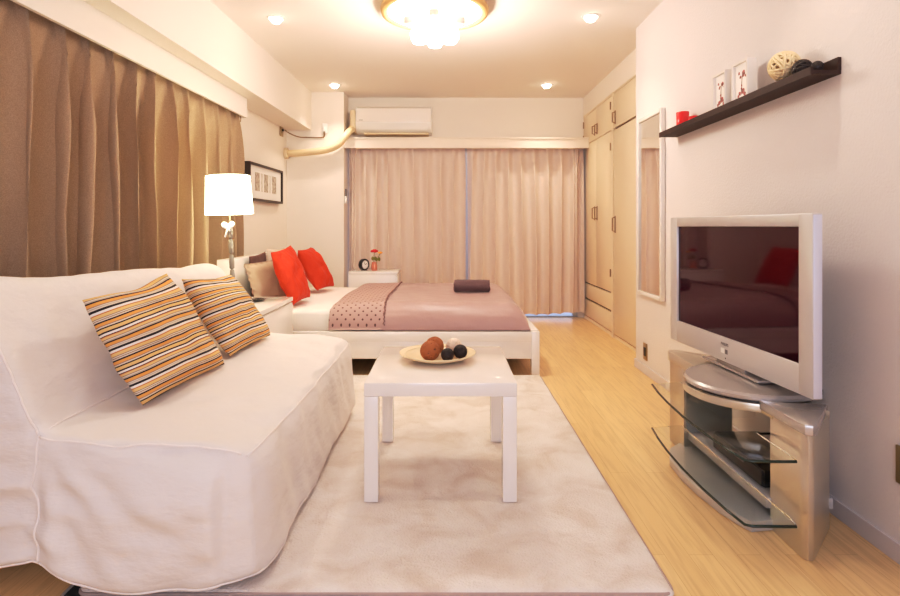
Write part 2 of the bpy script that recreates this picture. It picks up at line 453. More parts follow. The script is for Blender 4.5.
back_curtain(.218, 1.488, 'pinkish beige curtain closing the right half of the balcony door, next to the closet', 4.0)
mb = MB(); mb.box(-1.05, 1.47, 6.07, 6.10, 1.915, 1.935)
tag(build('balcony_curtain_rail', mb, M['white_plastic']), 'white curtain rail above the balcony door behind its pelmet', 'curtain rail')

# ------------------------------------------------------------------ closet
def closet_door(parent, y0, y1, z0, z1, handle=None, name='door', hinges=()):
    d = MB(); d.box(1.52, 1.54, y0 + .004, y1 - .004, z0 + .004, z1 - .004, .003)
    o = build(name, d, M['closet'], parent, 'auto')
    if handle:
        hy, hz, hl = handle
        h = MB(); h.tube([(1.52, hy, hz), (1.492, hy, hz + .008), (1.492, hy, hz + hl - .008), (1.52, hy, hz + hl)], .006, 8)
        h.box(1.514, 1.5205, hy - .012, hy + .012, hz - .012, hz + hl + .012, .002)
        build('handle', h, M['bronze'], o, 'auto')
    for hy, hz in hinges:
        h = MB(); h.cyl((1.515, hy, hz), (1.515, hy, hz + .07), .007, n=10)
        build('hinge', h, M['bronze'], o, 'auto')
    return o
t = thing('built_in_closet', 'wide cream built-in closet with two tall doors over drawers, next to the balcony curtain', 'closet', (1.6, 5.65, 0))
mb = MB(); mb.box(1.545, 1.70, 5.09, YB - .005, 0, 2.24); build('carcass', mb, M['closet_gap'], t)
mb = MB(); mb.box(1.515, 1.60, 5.08, 5.135, 0, 2.243, .003); mb.box(1.52, 1.60, 5.135, 6.19, 2.225, 2.243); mb.box(1.525, 1.60, 5.135, 6.19, 0, .035)
build('face_frame', mb, M['closet'], t)
closet_door(t, 5.67, 6.19, 1.905, 2.225, (5.715, 1.96, .09), hinges=((6.17, 2.1), (6.17, 1.95)))
closet_door(t, 5.14, 5.67, 1.905, 2.225, (5.625, 1.96, .09), hinges=((5.155, 2.1),))
closet_door(t, 5.67, 6.19, .405, 1.905, (5.715, 1.09, .12))
closet_door(t, 5.14, 5.67, .405, 1.905, (5.625, 1.09, .12), hinges=((5.155, 1.72), (5.155, .55)))
closet_door(t, 5.14, 6.19, .235, .398, name='drawer')
closet_door(t, 5.14, 6.19, .040, .225, name='drawer')
t = thing('narrow_closet', 'narrow cream closet with a single tall door, beside the wall corner and mirror', 'closet', (1.6, 4.55, 0))
mb = MB(); mb.box(1.545, 1.70, 4.05, 5.075, 0, 2.24); build('carcass', mb, M['closet_gap'], t)
mb = MB(); mb.box(1.525, 1.60, 4.05, 5.06, 0, .03); build('plinth', mb, M['closet'], t)
mb = MB(); mb.box(1.52, 1.60, 4.05, 5.07, 2.23, 2.243); build('top_rail', mb, M['closet'], t)
closet_door(t, 4.10, 5.07, 1.905, 2.23, (5.02, 1.95, .10))
closet_door(t, 4.10, 5.07, .035, 1.895, (5.02, .97, .13))

# ------------------------------------------------------------------ mirror, outlets
t = thing('wall_mirror', 'tall narrow mirror in a white frame hanging on the right wall', 'mirror', (1.355, 3.70, .5))
t.name = 'hanging_mirror'; OFF['hanging_mirror'] = Vector((1.355, 3.70, .5))
y0, y1, z0, z1 = 3.485, 3.925, .545, 1.765
mb = MB(); fw = .026
mb.box(1.340, 1.368, y0, y0 + fw, z0, z1, .004); mb.box(1.340, 1.368, y1 - fw, y1, z0, z1, .004)
mb.box(1.340, 1.368, y0 + fw, y1 - fw, z0, z0 + fw, .004); mb.box(1.340, 1.368, y0 + fw, y1 - fw, z1 - fw, z1, .004)
build('frame', mb, M['white'], t, 'auto')
mb = MB(); mb.box(1.352, 1.357, y0 + fw, y1 - fw, z0 + fw, z1 - fw); build('mirror_glass', mb, M['mirror'], t)

def outlet(y, z, label, w=.07, h=.115):
    t = thing('power_outlet', label, 'outlet', (WR, y, z))
    mb = MB(); mb.box(WR - .008, WR - .0005, y - w / 2, y + w / 2, z - h / 2, z + h / 2, .003); build('plate', mb, M['brass'], t, 'auto')
    mb = MB()
    mb.box(WR - .012, WR - .007, y - .018, y + .018, z - .03, z + .03, .002)
    build('socket', mb, M['black'], t, 'auto')
outlet(3.83, .155, 'small brass outlet plate with black socket low on the right wall below the mirror')
outlet(1.650, .30, 'brown outlet plate on the right wall, cut by the right edge of the photo', .08)

# ------------------------------------------------------------------ air conditioner, pipe, sockets, remote
t = thing('air_conditioner', 'white split air conditioner high on the back wall above the curtains', 'air conditioner', (-.575, 6.1, 2.02))
def side_profile(pts, x0, x1):     # pts in (y, z), extruded along x
    mb = MB()
    mtx = Matrix(((0, 0, 1, 0), (1, 0, 0, 0), (0, 1, 0, 0), (0, 0, 0, 1)))
    mb.prism(pts, x0, x1, .006, mtx)
    return mb
mb = side_profile([(6.195, 2.03), (6.195, 2.312), (6.03, 2.312), (5.985, 2.285), (5.975, 2.12), (6.00, 2.06), (6.05, 2.03)], -.985, -.165)
build('body', mb, M['white_plastic'], t, 'auto')
mb = side_profile([(5.98, 2.14), (5.98, 2.278), (6.02, 2.302), (6.015, 2.308), (5.972, 2.283), (5.970, 2.14)], -.975, -.175)
build('front_panel', mb, M['white'], t, 'auto')
mb = side_profile([(5.970, 2.128), (5.995, 2.060), (6.002, 2.064), (5.978, 2.13)], -.94, -.21)
build('louver', mb, M['white_plastic'], t, 'auto')
mb = MB(); mb.box(-.945, -.905, 5.966, 5.971, 2.155, 2.160); build('indicator', mb, M['grey_mark'], t)
mb = MB(); mb.box(-.90, -.20, 6.02, 6.19, 2.012, 2.031, .004); build('base_tray', mb, M['cream_plastic'], t, 'auto')

t = thing('coolant_pipe', 'cream wrapped pipe curving from the air conditioner to the left wall', 'pipe', (-1.4, 5.75, 1.75))
pts = []
ctrl = [(-1.680, 5.865, 1.785), (-1.56, 5.865, 1.79), (-1.40, 5.865, 1.805), (-1.27, 5.865, 1.825), (-1.15, 5.862, 1.875), (-1.085, 5.865, 1.95), (-1.05, 5.90, 2.01), (-1.034, 5.97, 2.05), (-1.032, 6.05, 2.09)]
def catmull(P, n=8):
    P = [Vector(p) for p in P]; out = []
    for i in range(len(P) - 1):
        a, b, c, d = P[max(i - 1, 0)], P[i], P[i + 1], P[min(i + 2, len(P) - 1)]
        for k in range(n):
            s = k / n
            out.append(.5 * ((2 * b) + (c - a) * s + (2 * a - 5 * b + 4 * c - d) * s * s + (3 * b - a - 3 * c + d) * s ** 3))
    out.append(P[-1]); return out
mb = MB(); mb.tube(catmull(ctrl), .036, 14); build('pipe_run', mb, M['pipe'], t, True)
mb = MB(); mb.cyl((WL(5.865) + .002, 5.865, 1.785), (WL(5.865) + .034, 5.865, 1.785), .060, n=24); build('wall_cap', mb, M['cream_plastic'], t, 'auto')
mb = MB(); mb.box(-1.045, -.99, 5.99, 6.19, 2.03, 2.27, .01); build('side_cover', mb, M['cream_plastic'], t, 'auto')

t = thing('cable_socket', 'small yellow brass socket plate on the left wall above the pipe', 'socket', (WL(5.74), 5.4, 1.95))
mb = MB(); mb.box(WL(5.74) + .001, WL(5.74) + .012, 5.69, 5.79, 1.945, 2.08, .003); build('plate', mb, M['brass'], t, 'auto')
mb = MB(); mb.cyl((WL(5.74) + .01, 5.74, 2.01), (WL(5.74) + .03, 5.74, 2.01), .012, n=12); build('socket', mb, M['black'], t, 'auto')
t = thing('column_socket', 'white socket box on the front of the corner column', 'socket', (-1.30, 5.87, 2.06))
mb = MB(); mb.box(-1.325, -1.275, 5.902, 5.929, 2.01, 2.11, .005); build('plate', mb, M['white_plastic'], t, 'auto')
mb = MB(); mb.box(-1.31, -1.295, 5.885, 5.902, 2.03, 2.07, .003); build('plug', mb, M['white_plastic'], t, 'auto')
mb = MB(); mb.tube(catmull([(WL(5.74) + .042, 5.74, 2.01), (-1.64, 5.80, 1.985), (-1.57, 5.90, 1.965), (-1.45, 5.918, 1.962), (-1.33, 5.918, 1.962), (-1.303, 5.91, 1.98), (-1.303, 5.892, 2.022)]), .0065, 6)
tag(build('wall_cable', mb, M['bronze'], smooth=True), 'thin dark cord running from the brass socket to the white column socket', 'cord')
t = thing('mounted_remote', 'small white remote in a holder on the column beside the curtain', 'remote', (-1.09, 5.99, 1.26))
mb = MB(); mb.box(-1.0985, -1.078, 5.955, 6.02, 1.26, 1.34, .004); build('holder', mb, M['white_plastic'], t, 'auto')
mb = MB(); mb.box(-1.094, -1.082, 5.962, 6.013, 1.275, 1.42, .004); build('remote_body', mb, M['grey_mark'], t, 'auto')

# ------------------------------------------------------------------ ceiling lights
t = thing('ceiling_lamp', 'large round ceiling lamp with a wood rim and lit glass shades', 'ceiling lamp', (-.08, 3.60, 2.40))
cx, cy = -.08, 3.60
mb = MB(); mb.lathe([(.30, 2.449), (.335, 2.44), (.350, 2.415), (.345, 2.392), (.322, 2.384), (.306, 2.392), (.30, 2.41)], (cx, cy, 0), 64)
build('wood_rim', mb, M['wood_ring'], t, True)
mb = MB(); mb.lathe([(.308, 2.40), (.28, 2.385), (.20, 2.375), (.10, 2.37), (.0, 2.37)], (cx, cy, 0), 64); build('diffuser', mb, M['disc_glow'], t, True)
for k in range(5):
    a = 2 * PI * k / 5 + PI / 2
    x, y = cx + .105 * math.cos(a), cy + .105 * math.sin(a)
    mb = MB(); mb.lathe([(.018, 2.37), (.022, 2.345), (.046, 2.318), (.060, 2.28), (.058, 2.245), (.040, 2.215), (0, 2.206)], (x, y, 0), 24)
    build('glass_shade', mb, M['bulb_glow'], t, True)
for dx, dy in ((-.165, -.06), (.165, -.06), (0, -.19)):
    mb = MB()
    mb.box(cx + dx - .030, cx + dx + .030, cy + dy - .03, cy + dy + .03, 2.30, 2.345, .008)
    build('crystal_drop', mb, M['crystal'], t, 'auto')

spots = [(-1.175, 3.82, 'recessed ceiling downlight near the beam, at the top left of the photo'),
         (.98, 3.79, 'recessed ceiling downlight right of the big lamp, at the top right of the photo'),
         (-1.136, 5.62, 'recessed ceiling downlight in front of the corner column'),
         (1.007, 5.62, 'recessed ceiling downlight nearest the closet, over the balcony curtain'),
         (-1.15, 1.9, 'recessed ceiling downlight over the sofa'), (.98, 1.9, 'recessed ceiling downlight over the television')]
first = None
for i, (x, y, lab) in enumerate(spots):
    if first is None:
        t = thing('ceiling_downlight', lab, 'downlight', (x, y, ZC), group='recessed ceiling downlights')
        mb = MB(); mb.lathe([(.062, ZC - .0005), (.062, ZC - .006), (.048, ZC - .010), (.042, ZC - .004)], (x, y, 0), 32); build('trim_ring', mb, M['white_plastic'], t, True)
        mb = MB(); mb.lathe([(.040, ZC - .004), (.040, ZC - .016), (.026, ZC - .034), (.0, ZC - .040)], (x, y, 0), 24); build('bulb', mb, M['spot_glow'], t, True)
        first = t
    else: copy_thing(first, (x, y, ZC), lab)

# ------------------------------------------------------------------ picture on left wall
fx = WL(5.2)
t = thing('picture_frame', 'long black picture frame with three small prints, on the left wall behind the lamp', 'picture', (fx, 5.2, 1.25))
def WLx(y, d): return WL(y) + d
ya, yb, za, zb = 4.77, 5.66, 1.245, 1.578
mb = MB()
for (a, b, c, d) in ((ya, yb, za, za + .02), (ya, yb, zb - .02, zb), (ya, ya + .02, za + .02, zb - .02), (yb - .02, yb, za + .02, zb - .02)):
    mb.prism([(WLx(a, .001), a), (WLx(a, .048), a), (WLx(b, .048), b), (WLx(b, .001), b)], c, d)
build('frame', mb, M['black_frame'], t)
mb = MB(); mb.prism([(WLx(ya, .02), ya + .02), (WLx(ya, .03), ya + .02), (WLx(yb, .03), yb - .02), (WLx(yb, .02), yb - .02)], za + .02, zb - .02)
build('mat_board', mb, M['photo_paper'], t)
for k in range(3):
    yc = 4.99 + k * .225
    mb = MB(); mb.prism([(WLx(yc, .029), yc - .055), (WLx(yc, .033), yc - .055), (WLx(yc, .033), yc + .055), (WLx(yc, .029), yc + .055)], 1.335, 1.50)
    p = build('print', mb, M['photo_grey'], t)
for k in range(2):
    yc = 4.99 + .1125 + k * .225
    mb = MB()
    for s in (-.014, .014):
        mb.prism([(WLx(yc, .029), yc + s - .003), (WLx(yc, .032), yc + s - .003), (WLx(yc, .032), yc + s + .003), (WLx(yc, .029), yc + s + .003)], 1.335, 1.50)
    build('divider_line', mb, M['photo_grey'], t)

# ------------------------------------------------------------------ wall ledge and what stands on it
t = thing('floating_shelf', 'long dark brown picture ledge on the right wall above the television', 'shelf', (1.31, 2.59, 1.55))
mb = MB(); mb.box(1.272, 1.368, 1.93, 3.31, 1.548, 1.562); build('board', mb, M['shelf'], t)
mb = MB(); mb.box(1.262, 1.272, 1.93, 3.31, 1.546, 1.574); build('front_lip', mb, M['shelf'], t)
mb = MB(); mb.box(1.357, 1.369, 1.93, 3.31, 1.562, 1.607); build('back_rail', mb, M['shelf'], t)

def box_frame(y0, y1, z0, z1, label):
    t = thing('photo_frame', label, 'photo frame', (1.275, (y0 + y1) / 2, z0), group='white photo frames on the ledge')
    mb = MB(); w = .009; xa, xb = 1.274, 1.316
    mb.box(xa, xb, y0, y0 + w, z0, z1); mb.box(xa, xb, y1 - w, y1, z0, z1)
    mb.box(xa, xb, y0 + w, y1 - w, z0, z0 + w); mb.box(xa, xb, y0 + w, y1 - w, z1 - w, z1)
    build('frame', mb, M['white'], t)
    mb = MB(); mb.box(xa + .012, xa + .02, y0 + w, y1 - w, z0 + w, z1 - w); build('paper', mb, M['photo_paper'], t)
    mb = MB(); cy = (y0 + y1) / 2; h = z1 - z0
    X = xa + .011
    def blot(y, z, r, s=1.0):
        n = 9; pts = []
        for i in range(n):
            a = 2 * PI * i / n; rr = r * (.65 + .6 * random.random())
            pts.append((y + rr * math.cos(a), z + rr * s * math.sin(a)))
        t_ = bmesh.new(); vs = [t_.verts.new((X, p, q)) for p, q in pts]; t_.faces.new(vs); mb._merge(t_)
    for fy, fz, r in ((-.012, .68, .014), (.008, .62, .010), (.016, .72, .008), (-.024, .60, .007), (0, .40, .008), (-.010, .26, .014), (.012, .22, .012), (.0, .33, .007), (.02, .16, .009), (-.018, .16, .010)):
        blot(cy + fy * 1.35, z0 + fz * h, r * .95)
    mb.tube([(X + .0005, cy + .004, z0 + .18 * h), (X + .0005, cy, z0 + .45 * h), (X + .0005, cy - .006, z0 + .72 * h)], .0015, 5)
    build('flower_drawing', mb, M['flower_print'], t)
box_frame(2.55, 2.67, 1.563, 1.738, 'smaller white box frame with a flower drawing, next to the red candle')
box_frame(2.36, 2.49, 1.563, 1.738, 'white box frame with a flower drawing, next to the cream woven ball')

def lattice_ball(name, c, r, m, label, cat='ball', n=26, w=.004, group=None, core=None, seed=0):
    rnd = random.Random(seed); c = Vector(c)
    mb = MB()
    for k in range(n):
        ax = Vector((rnd.gauss(0, 1), rnd.gauss(0, 1), rnd.gauss(0, 1))).normalized()
        e = ax.orthogonal().normalized(); f = ax.cross(e); off = rnd.uniform(-.35, .35)
        rr = (r - w) * math.sqrt(1 - off * off)
        pts = [c + ax * off * (r - w) + rr * (math.cos(2 * PI * i / 28) * e + math.sin(2 * PI * i / 28) * f) for i in range(28)]
        mb.tube(pts, w * rnd.uniform(.7, 1.2) * .85, 5, True)
    o = build(name, mb, m, smooth=True)
    tag(o, label, cat, group)
    if core:
        cb = MB(); cb.sphere(c, r * .86, 20, 12); build('core', cb, core, o, True)
    return o
lattice_ball('woven_ball', (1.305, 2.150, 1.638), .059, M['rattan_cream'], 'cream woven rattan ball on the ledge beside the frames', n=30, w=.0055, seed=3)
lattice_ball('woven_ball', (1.313, 2.055, 1.6005), .036, M['rattan_black'], 'black rattan ball on the ledge next to the cream ball', n=26, w=.004, core=M['black_frame'], seed=4)
lattice_ball('woven_ball', (1.315, 1.975, 1.5855), .021, M['rattan_black'], 'smallest black rattan ball, at the near end of the ledge', n=22, w=.003, core=M['black_frame'], seed=5)
t = thing('candle_holder', 'taller red glass candle holder at the far end of the ledge', 'candle', (1.31, 3.09, 1.562))
mb = MB(); mb.lathe([(0, 1.563), (.030, 1.563), (.033, 1.57), (.034, 1.652), (.031, 1.652), (.029, 1.635), (0, 1.635)], (1.31, 3.09, 0), 28); build('cup', mb, M['red_glass'], t, True)
mb = MB(); mb.cyl((1.31, 3.09, 1.635), (1.31, 3.09, 1.648), .0025, n=6); build('wick', mb, M['black'], t)
t = thing('candle_holder', 'small low red candle beside the taller red candle on the ledge', 'candle', (1.31, 2.955, 1.562))
mb = MB(); mb.lathe([(0, 1.563), (.024, 1.563), (.027, 1.575), (.026, 1.602), (.022, 1.602), (.020, 1.592), (0, 1.592)], (1.31, 2.955, 0), 24); build('cup', mb, M['red_glass'], t, True)
mb = MB(); mb.cyl((1.31, 2.955, 1.592), (1.31, 2.955, 1.604), .002, n=6); build('wick', mb, M['black'], t)

# ------------------------------------------------------------------ television
tv_rot = math.atan2(-.97, .06)
t = thing('television', 'silver flat television with a dark reddish screen on the corner stand', 'television', (1.127, 2.245, .4385), tv_rot)
W, h, b0 = .972, .592, .030            # local: x to the right seen from the front, -y is the front
mb = MB()
fz0, fz1 = b0, b0 + h
sx0, sx1, sz0, sz1 = -W / 2 + .066, W / 2 - .066, fz0 + .098, fz1 - .043
mb.box(-W / 2, sx0, 0, .034, fz0, fz1, .004); mb.box(sx1, W / 2, 0, .034, fz0, fz1, .004)
mb.box(sx0 - .004, sx1 + .004, 0, .034, sz1, fz1, .004); mb.box(sx0 - .004, sx1 + .004, 0, .034, fz0, sz0, .004)
build('bezel', mb, M['silver'], t, 'auto', True)
mb = MB(); mb.box(sx0 - .003, sx1 + .003, .010, .016, sz0 - .003, sz1 + .003); build('screen', mb, M['screen'], t, False, True)
mb = MB(); mb.box(-W / 2 + .03, W / 2 - .05, .030, .055, fz0 + .02, fz1 - .02, .01); mb.box(-W / 2 + .15, W / 2 - .15, .055, .10, fz0 + .08, fz1 - .10, .02)
build('back_shell', mb, M['grey_mark'], t, 'auto', True)
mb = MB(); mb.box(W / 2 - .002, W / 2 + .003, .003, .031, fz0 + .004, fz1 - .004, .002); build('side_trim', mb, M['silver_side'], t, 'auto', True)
mb = MB(); mb.box(-.10, .10, .015, .055, .010, .16, .006); mb.box(-.20, .20, .005, .13, 0, .012, .005)
build('foot', mb, M['stand_top'], t, 'auto', True)
# maker's name and the small marks under the screen
cu = bpy.data.curves.new('logo', 'FONT'); cu.body = 'PHILIPS'; cu.size = .017; cu.align_x = 'CENTER'; cu.extrude = .0003
tmp = bpy.data.objects.new('tmp', cu); C.objects.link(tmp)
dg = bpy.context.evaluated_depsgraph_get()
me = bpy.data.meshes.new_from_object(tmp.evaluated_get(dg)); bpy.data.objects.remove(tmp)
me.transform(Matrix.Translation((-.01, -.0008, fz0 + .066)) @ Matrix.Rotation(PI / 2, 4, 'X'))
me.materials.clear(); me.materials.append(M['grey_mark'])
lo = bpy.data.objects.new('logo', me); C.objects.link(lo); lo.parent = t
mb = MB(); mb.box(-.038, -.012, -.0008, .0003, fz0 + .034, fz0 + .054); build('sticker', mb, M['white_plastic'], t, False, True)
mb = MB(); mb.box(-.008, .010, -.0008, .0003, fz0 + .034, fz0 + .052); build('sticker', mb, M['grey_mark'], t, False, True)
mb = MB(); mb.cyl((-.004, .0003, fz0 + .016), (-.004, -.001, fz0 + .016), .003, n=12); build('sensor', mb, M['black'], t, False, True)
mb = MB()

# ------------------------------------------------------------------ television stand
t = thing('tv_stand', 'silver corner television stand with two curved glass shelves', 'tv stand', (1.15, 2.17, 0))
def arc(c, r, a0, a1, n):
    return [(c[0] + r * math.cos(math.radians(a0 + (a1 - a0) * i / n)), c[1] + r * math.sin(math.radians(a0 + (a1 - a0) * i / n))) for i in range(n + 1)]
dc = (1.17, 2.15)
# bottom base with bowed front
mb = MB(); mb.prism([(1.10, 1.862), (1.012, 1.847), (.990, 1.895), (.965, 1.97), (.945, 2.10), (.937, 2.22), (.945, 2.36), (.985, 2.46), (1.05, 2.52), (1.28, 2.47), (1.28, 1.87)], .0, .034, .006)
build('base', mb, M['silver'], t, 'auto')
mb = MB(); mb.box(1.072, 1.30, 1.87, 2.475, .066, .104, .004); build('deck', mb, M['silver'], t, 'auto')
# columns
mb = MB(); mb.prism([(1.09, 1.875), (1.088, 1.72), (1.090, 1.700), (1.098, 1.690), (1.112, 1.690), (1.125, 1.70), (1.29, 1.875)], 0, .385, .003); build('near_column', mb, M['silver_gold'], t, 'auto').name = 'column'
mb = MB(); mb.prism([(1.055, 2.475), (1.27, 2.475), (1.09, 2.65), (1.07, 2.652), (1.055, 2.63)], 0, .385, .003); build('column', mb, M['silver_gold'], t, 'auto')
mb = MB(); mb.box(1.062, 1.262, 2.468, 2.476, .104, .385); build('smoked_panel', mb, M['dark_mirror'], t)
# centre plate (bowed), raised side tops, swivel disc
mb = MB(); mb.prism([(1.28, 1.86)] + [(1.088, 1.86)] + arc(dc, .238, 250, 110, 28) + [(1.07, 2.48), (1.28, 2.48)], .372, .402, .004); build('centre_plate', mb, M['silver_gold'], t, 'auto')
mb = MB(); mb.prism([(1.29, 1.885), (1.12, 1.684), (1.105, 1.678), (1.086, 1.686), (1.082, 1.71), (1.084, 1.93), (1.16, 1.905), (1.22, 1.90)], .384, .416, .004); build('side_top', mb, M['stand_top'], t, 'auto')
mb = MB(); mb.prism([(1.048, 2.36), (1.048, 2.64), (1.07, 2.66), (1.10, 2.655), (1.30, 2.46), (1.30, 2.36)] + arc(dc, .246, 50, 118, 10), .384, .428, .004); build('side_top', mb, M['silver_gold'], t, 'auto')
mb = MB(); mb.lathe([(0, .402), (.222, .402), (.222, .4085), (0, .4085)], (*dc, 0), 64); build('swivel_ring', mb, M['black'], t)
mb = MB(); mb.lathe([(0, .4085), (.230, .4085), (.236, .414), (.236, .424), (.228, .4325), (0, .4375)], (*dc, 0), 72); build('swivel_disc', mb, M['stand_top'], t, 'auto')
for z in (.118, .312):
    front = [(1.045, 1.66), (.915, 1.662), (.897, 1.672), (.884, 1.76), (.875, 1.90), (.872, 2.05), (.880, 2.22), (.893, 2.35), (.912, 2.47)]
    outl = front + ([(1.050, 2.50), (1.050, 2.46), (1.225, 2.46), (1.225, 1.885), (1.050, 1.885), (1.050, 1.70)] if z > .2 else [(1.052, 2.50), (1.052, 1.70)])
    mb = MB(); mb.prism(outl, z, z + .008)
    g = build('glass_shelf', mb, M['glass'], t)
    mb = MB(); mb.tube([(x - .0015, y, z + .004) for x, y in front], .0042, 6); build('edge', mb, M['glass_edge'], g, True)

t = thing('dvd_player', 'black slim video player on the lower deck of the silver stand', 'video player', (1.19, 2.1, .105))
mb = MB(); mb.box(1.10, 1.285, 1.93, 2.29, .109, .172, .006); build('case', mb, M['black_gloss'], t, 'auto')
mb = MB(); mb.box(1.094, 1.102, 1.935, 2.285, .113, .168, .002); build('front_panel', mb, M['black'], t, 'auto')
mb = MB(); mb.box(1.092, 1.095, 2.05, 2.20, .148, .156); build('disc_tray', mb, M['grey_mark'], t)
for x in (1.12, 1.265):
    for y in (1.96, 2.26):
        mb = MB(); mb.cyl((x, y, .1045), (x, y, .110), .01, n=12); build('foot', mb, M['black'], t)
t = thing('set_top_box', 'small black set-top box on the upper glass shelf under the television', 'set-top box', (1.13, 2.27, .320))
mb = MB(); mb.box(1.062, 1.19, 2.14, 2.40, .3235, .360, .004); build('case', mb, M['black'], t, 'auto')
mb = MB(); mb.box(1.085, 1.115, 2.1385, 2.1405, .333, .348); build('sticker', mb, M['grey_mark'], t)
for y in (2.16, 2.38):
    for x in (1.075, 1.175):
        mb = MB(); mb.cyl((x, y, .3203), (x, y, .325), .006, n=10); build('foot', mb, M['black'], t)

# ------------------------------------------------------------------ rugs
def rounded_rect(x0, x1, y0, y1, r, n=8):
    P = []
    for cx_, cy_, a in ((x1 - r, y0 + r, -90), (x1 - r, y1 - r, 0), (x0 + r, y1 - r, 90), (x0 + r, y0 + r, 180)):
        P += [(cx_ + r * math.cos(math.radians(a + 90 * i / n)), cy_ + r * math.sin(math.radians(a + 90 * i / n))) for i in range(n + 1)]
    return P
rp = rounded_rect(-1.055, -.20, 1.475, 2.9, .06)
mb = MB(); mb.prism(rp, .0005, .008); u = build('floor_mat', mb, M['mat_dark'])
tag(u, 'dark underlay mat with pale bound edge under the rug corner by the sofa', 'mat')
mb = MB(); mb.tube([(x, y, .006) for x, y in rp], .006, 8, True); build('binding', mb, M['mat_edge'], u, True)
RX0, RX1, RY0, RY1 = -1.019, .627, 1.515, 3.735
mb = MB()
def rugtop(u_, v_):
    x = RX0 + u_ * (RX1 - RX0); y = RY0 + v_ * (RY1 - RY0)
    d = min(x - RX0, RX1 - x, y - RY0, RY1 - y)
    e = 1 - (1 - min(d / .018, 1)) ** 2
    z = .0105 + .0125 * math.sqrt(max(e, 0))
    z += min(d / .05, 1) * (.0035 * noise.noise(Vector((x * 38, y * 38, 0))) + .002 * noise.noise(Vector((x * 9, y * 9, 4))))
    r = .05 if x < 0 else .02
    # soften the corners
    for cx_, sx in ((RX0 + r, -1), (RX1 - r, 1)):
        for cy_, sy in ((RY0 + r, -1), (RY1 - r, 1)):
            if (x - cx_) * sx > 0 and (y - cy_) * sy > 0:
                L = math.hypot(x - cx_, y - cy_)
                if L > r: x = cx_ + (x - cx_) * r / L; y = cy_ + (y - cy_) * r / L
    return Vector((x + .004 * noise.noise(Vector((y * 6, 1, 0))), y + .004 * noise.noise(Vector((x * 5, 2, 0))), z))
mb.grid(rugtop, 170, 230)
rg = build('area_rug', mb, M['rug'], smooth=True)
tag(rg, 'large cream shaggy area rug under the white coffee table', 'rug')
mb = MB(); mb.tube([(x, y, .0135) for x, y in rounded_rect(RX0 + .004, RX1 - .004, RY0 + .004, RY1 - .004, .03)], .005, 8, True)
build('bound_edge', mb, M['rug_edge'], rg, True)

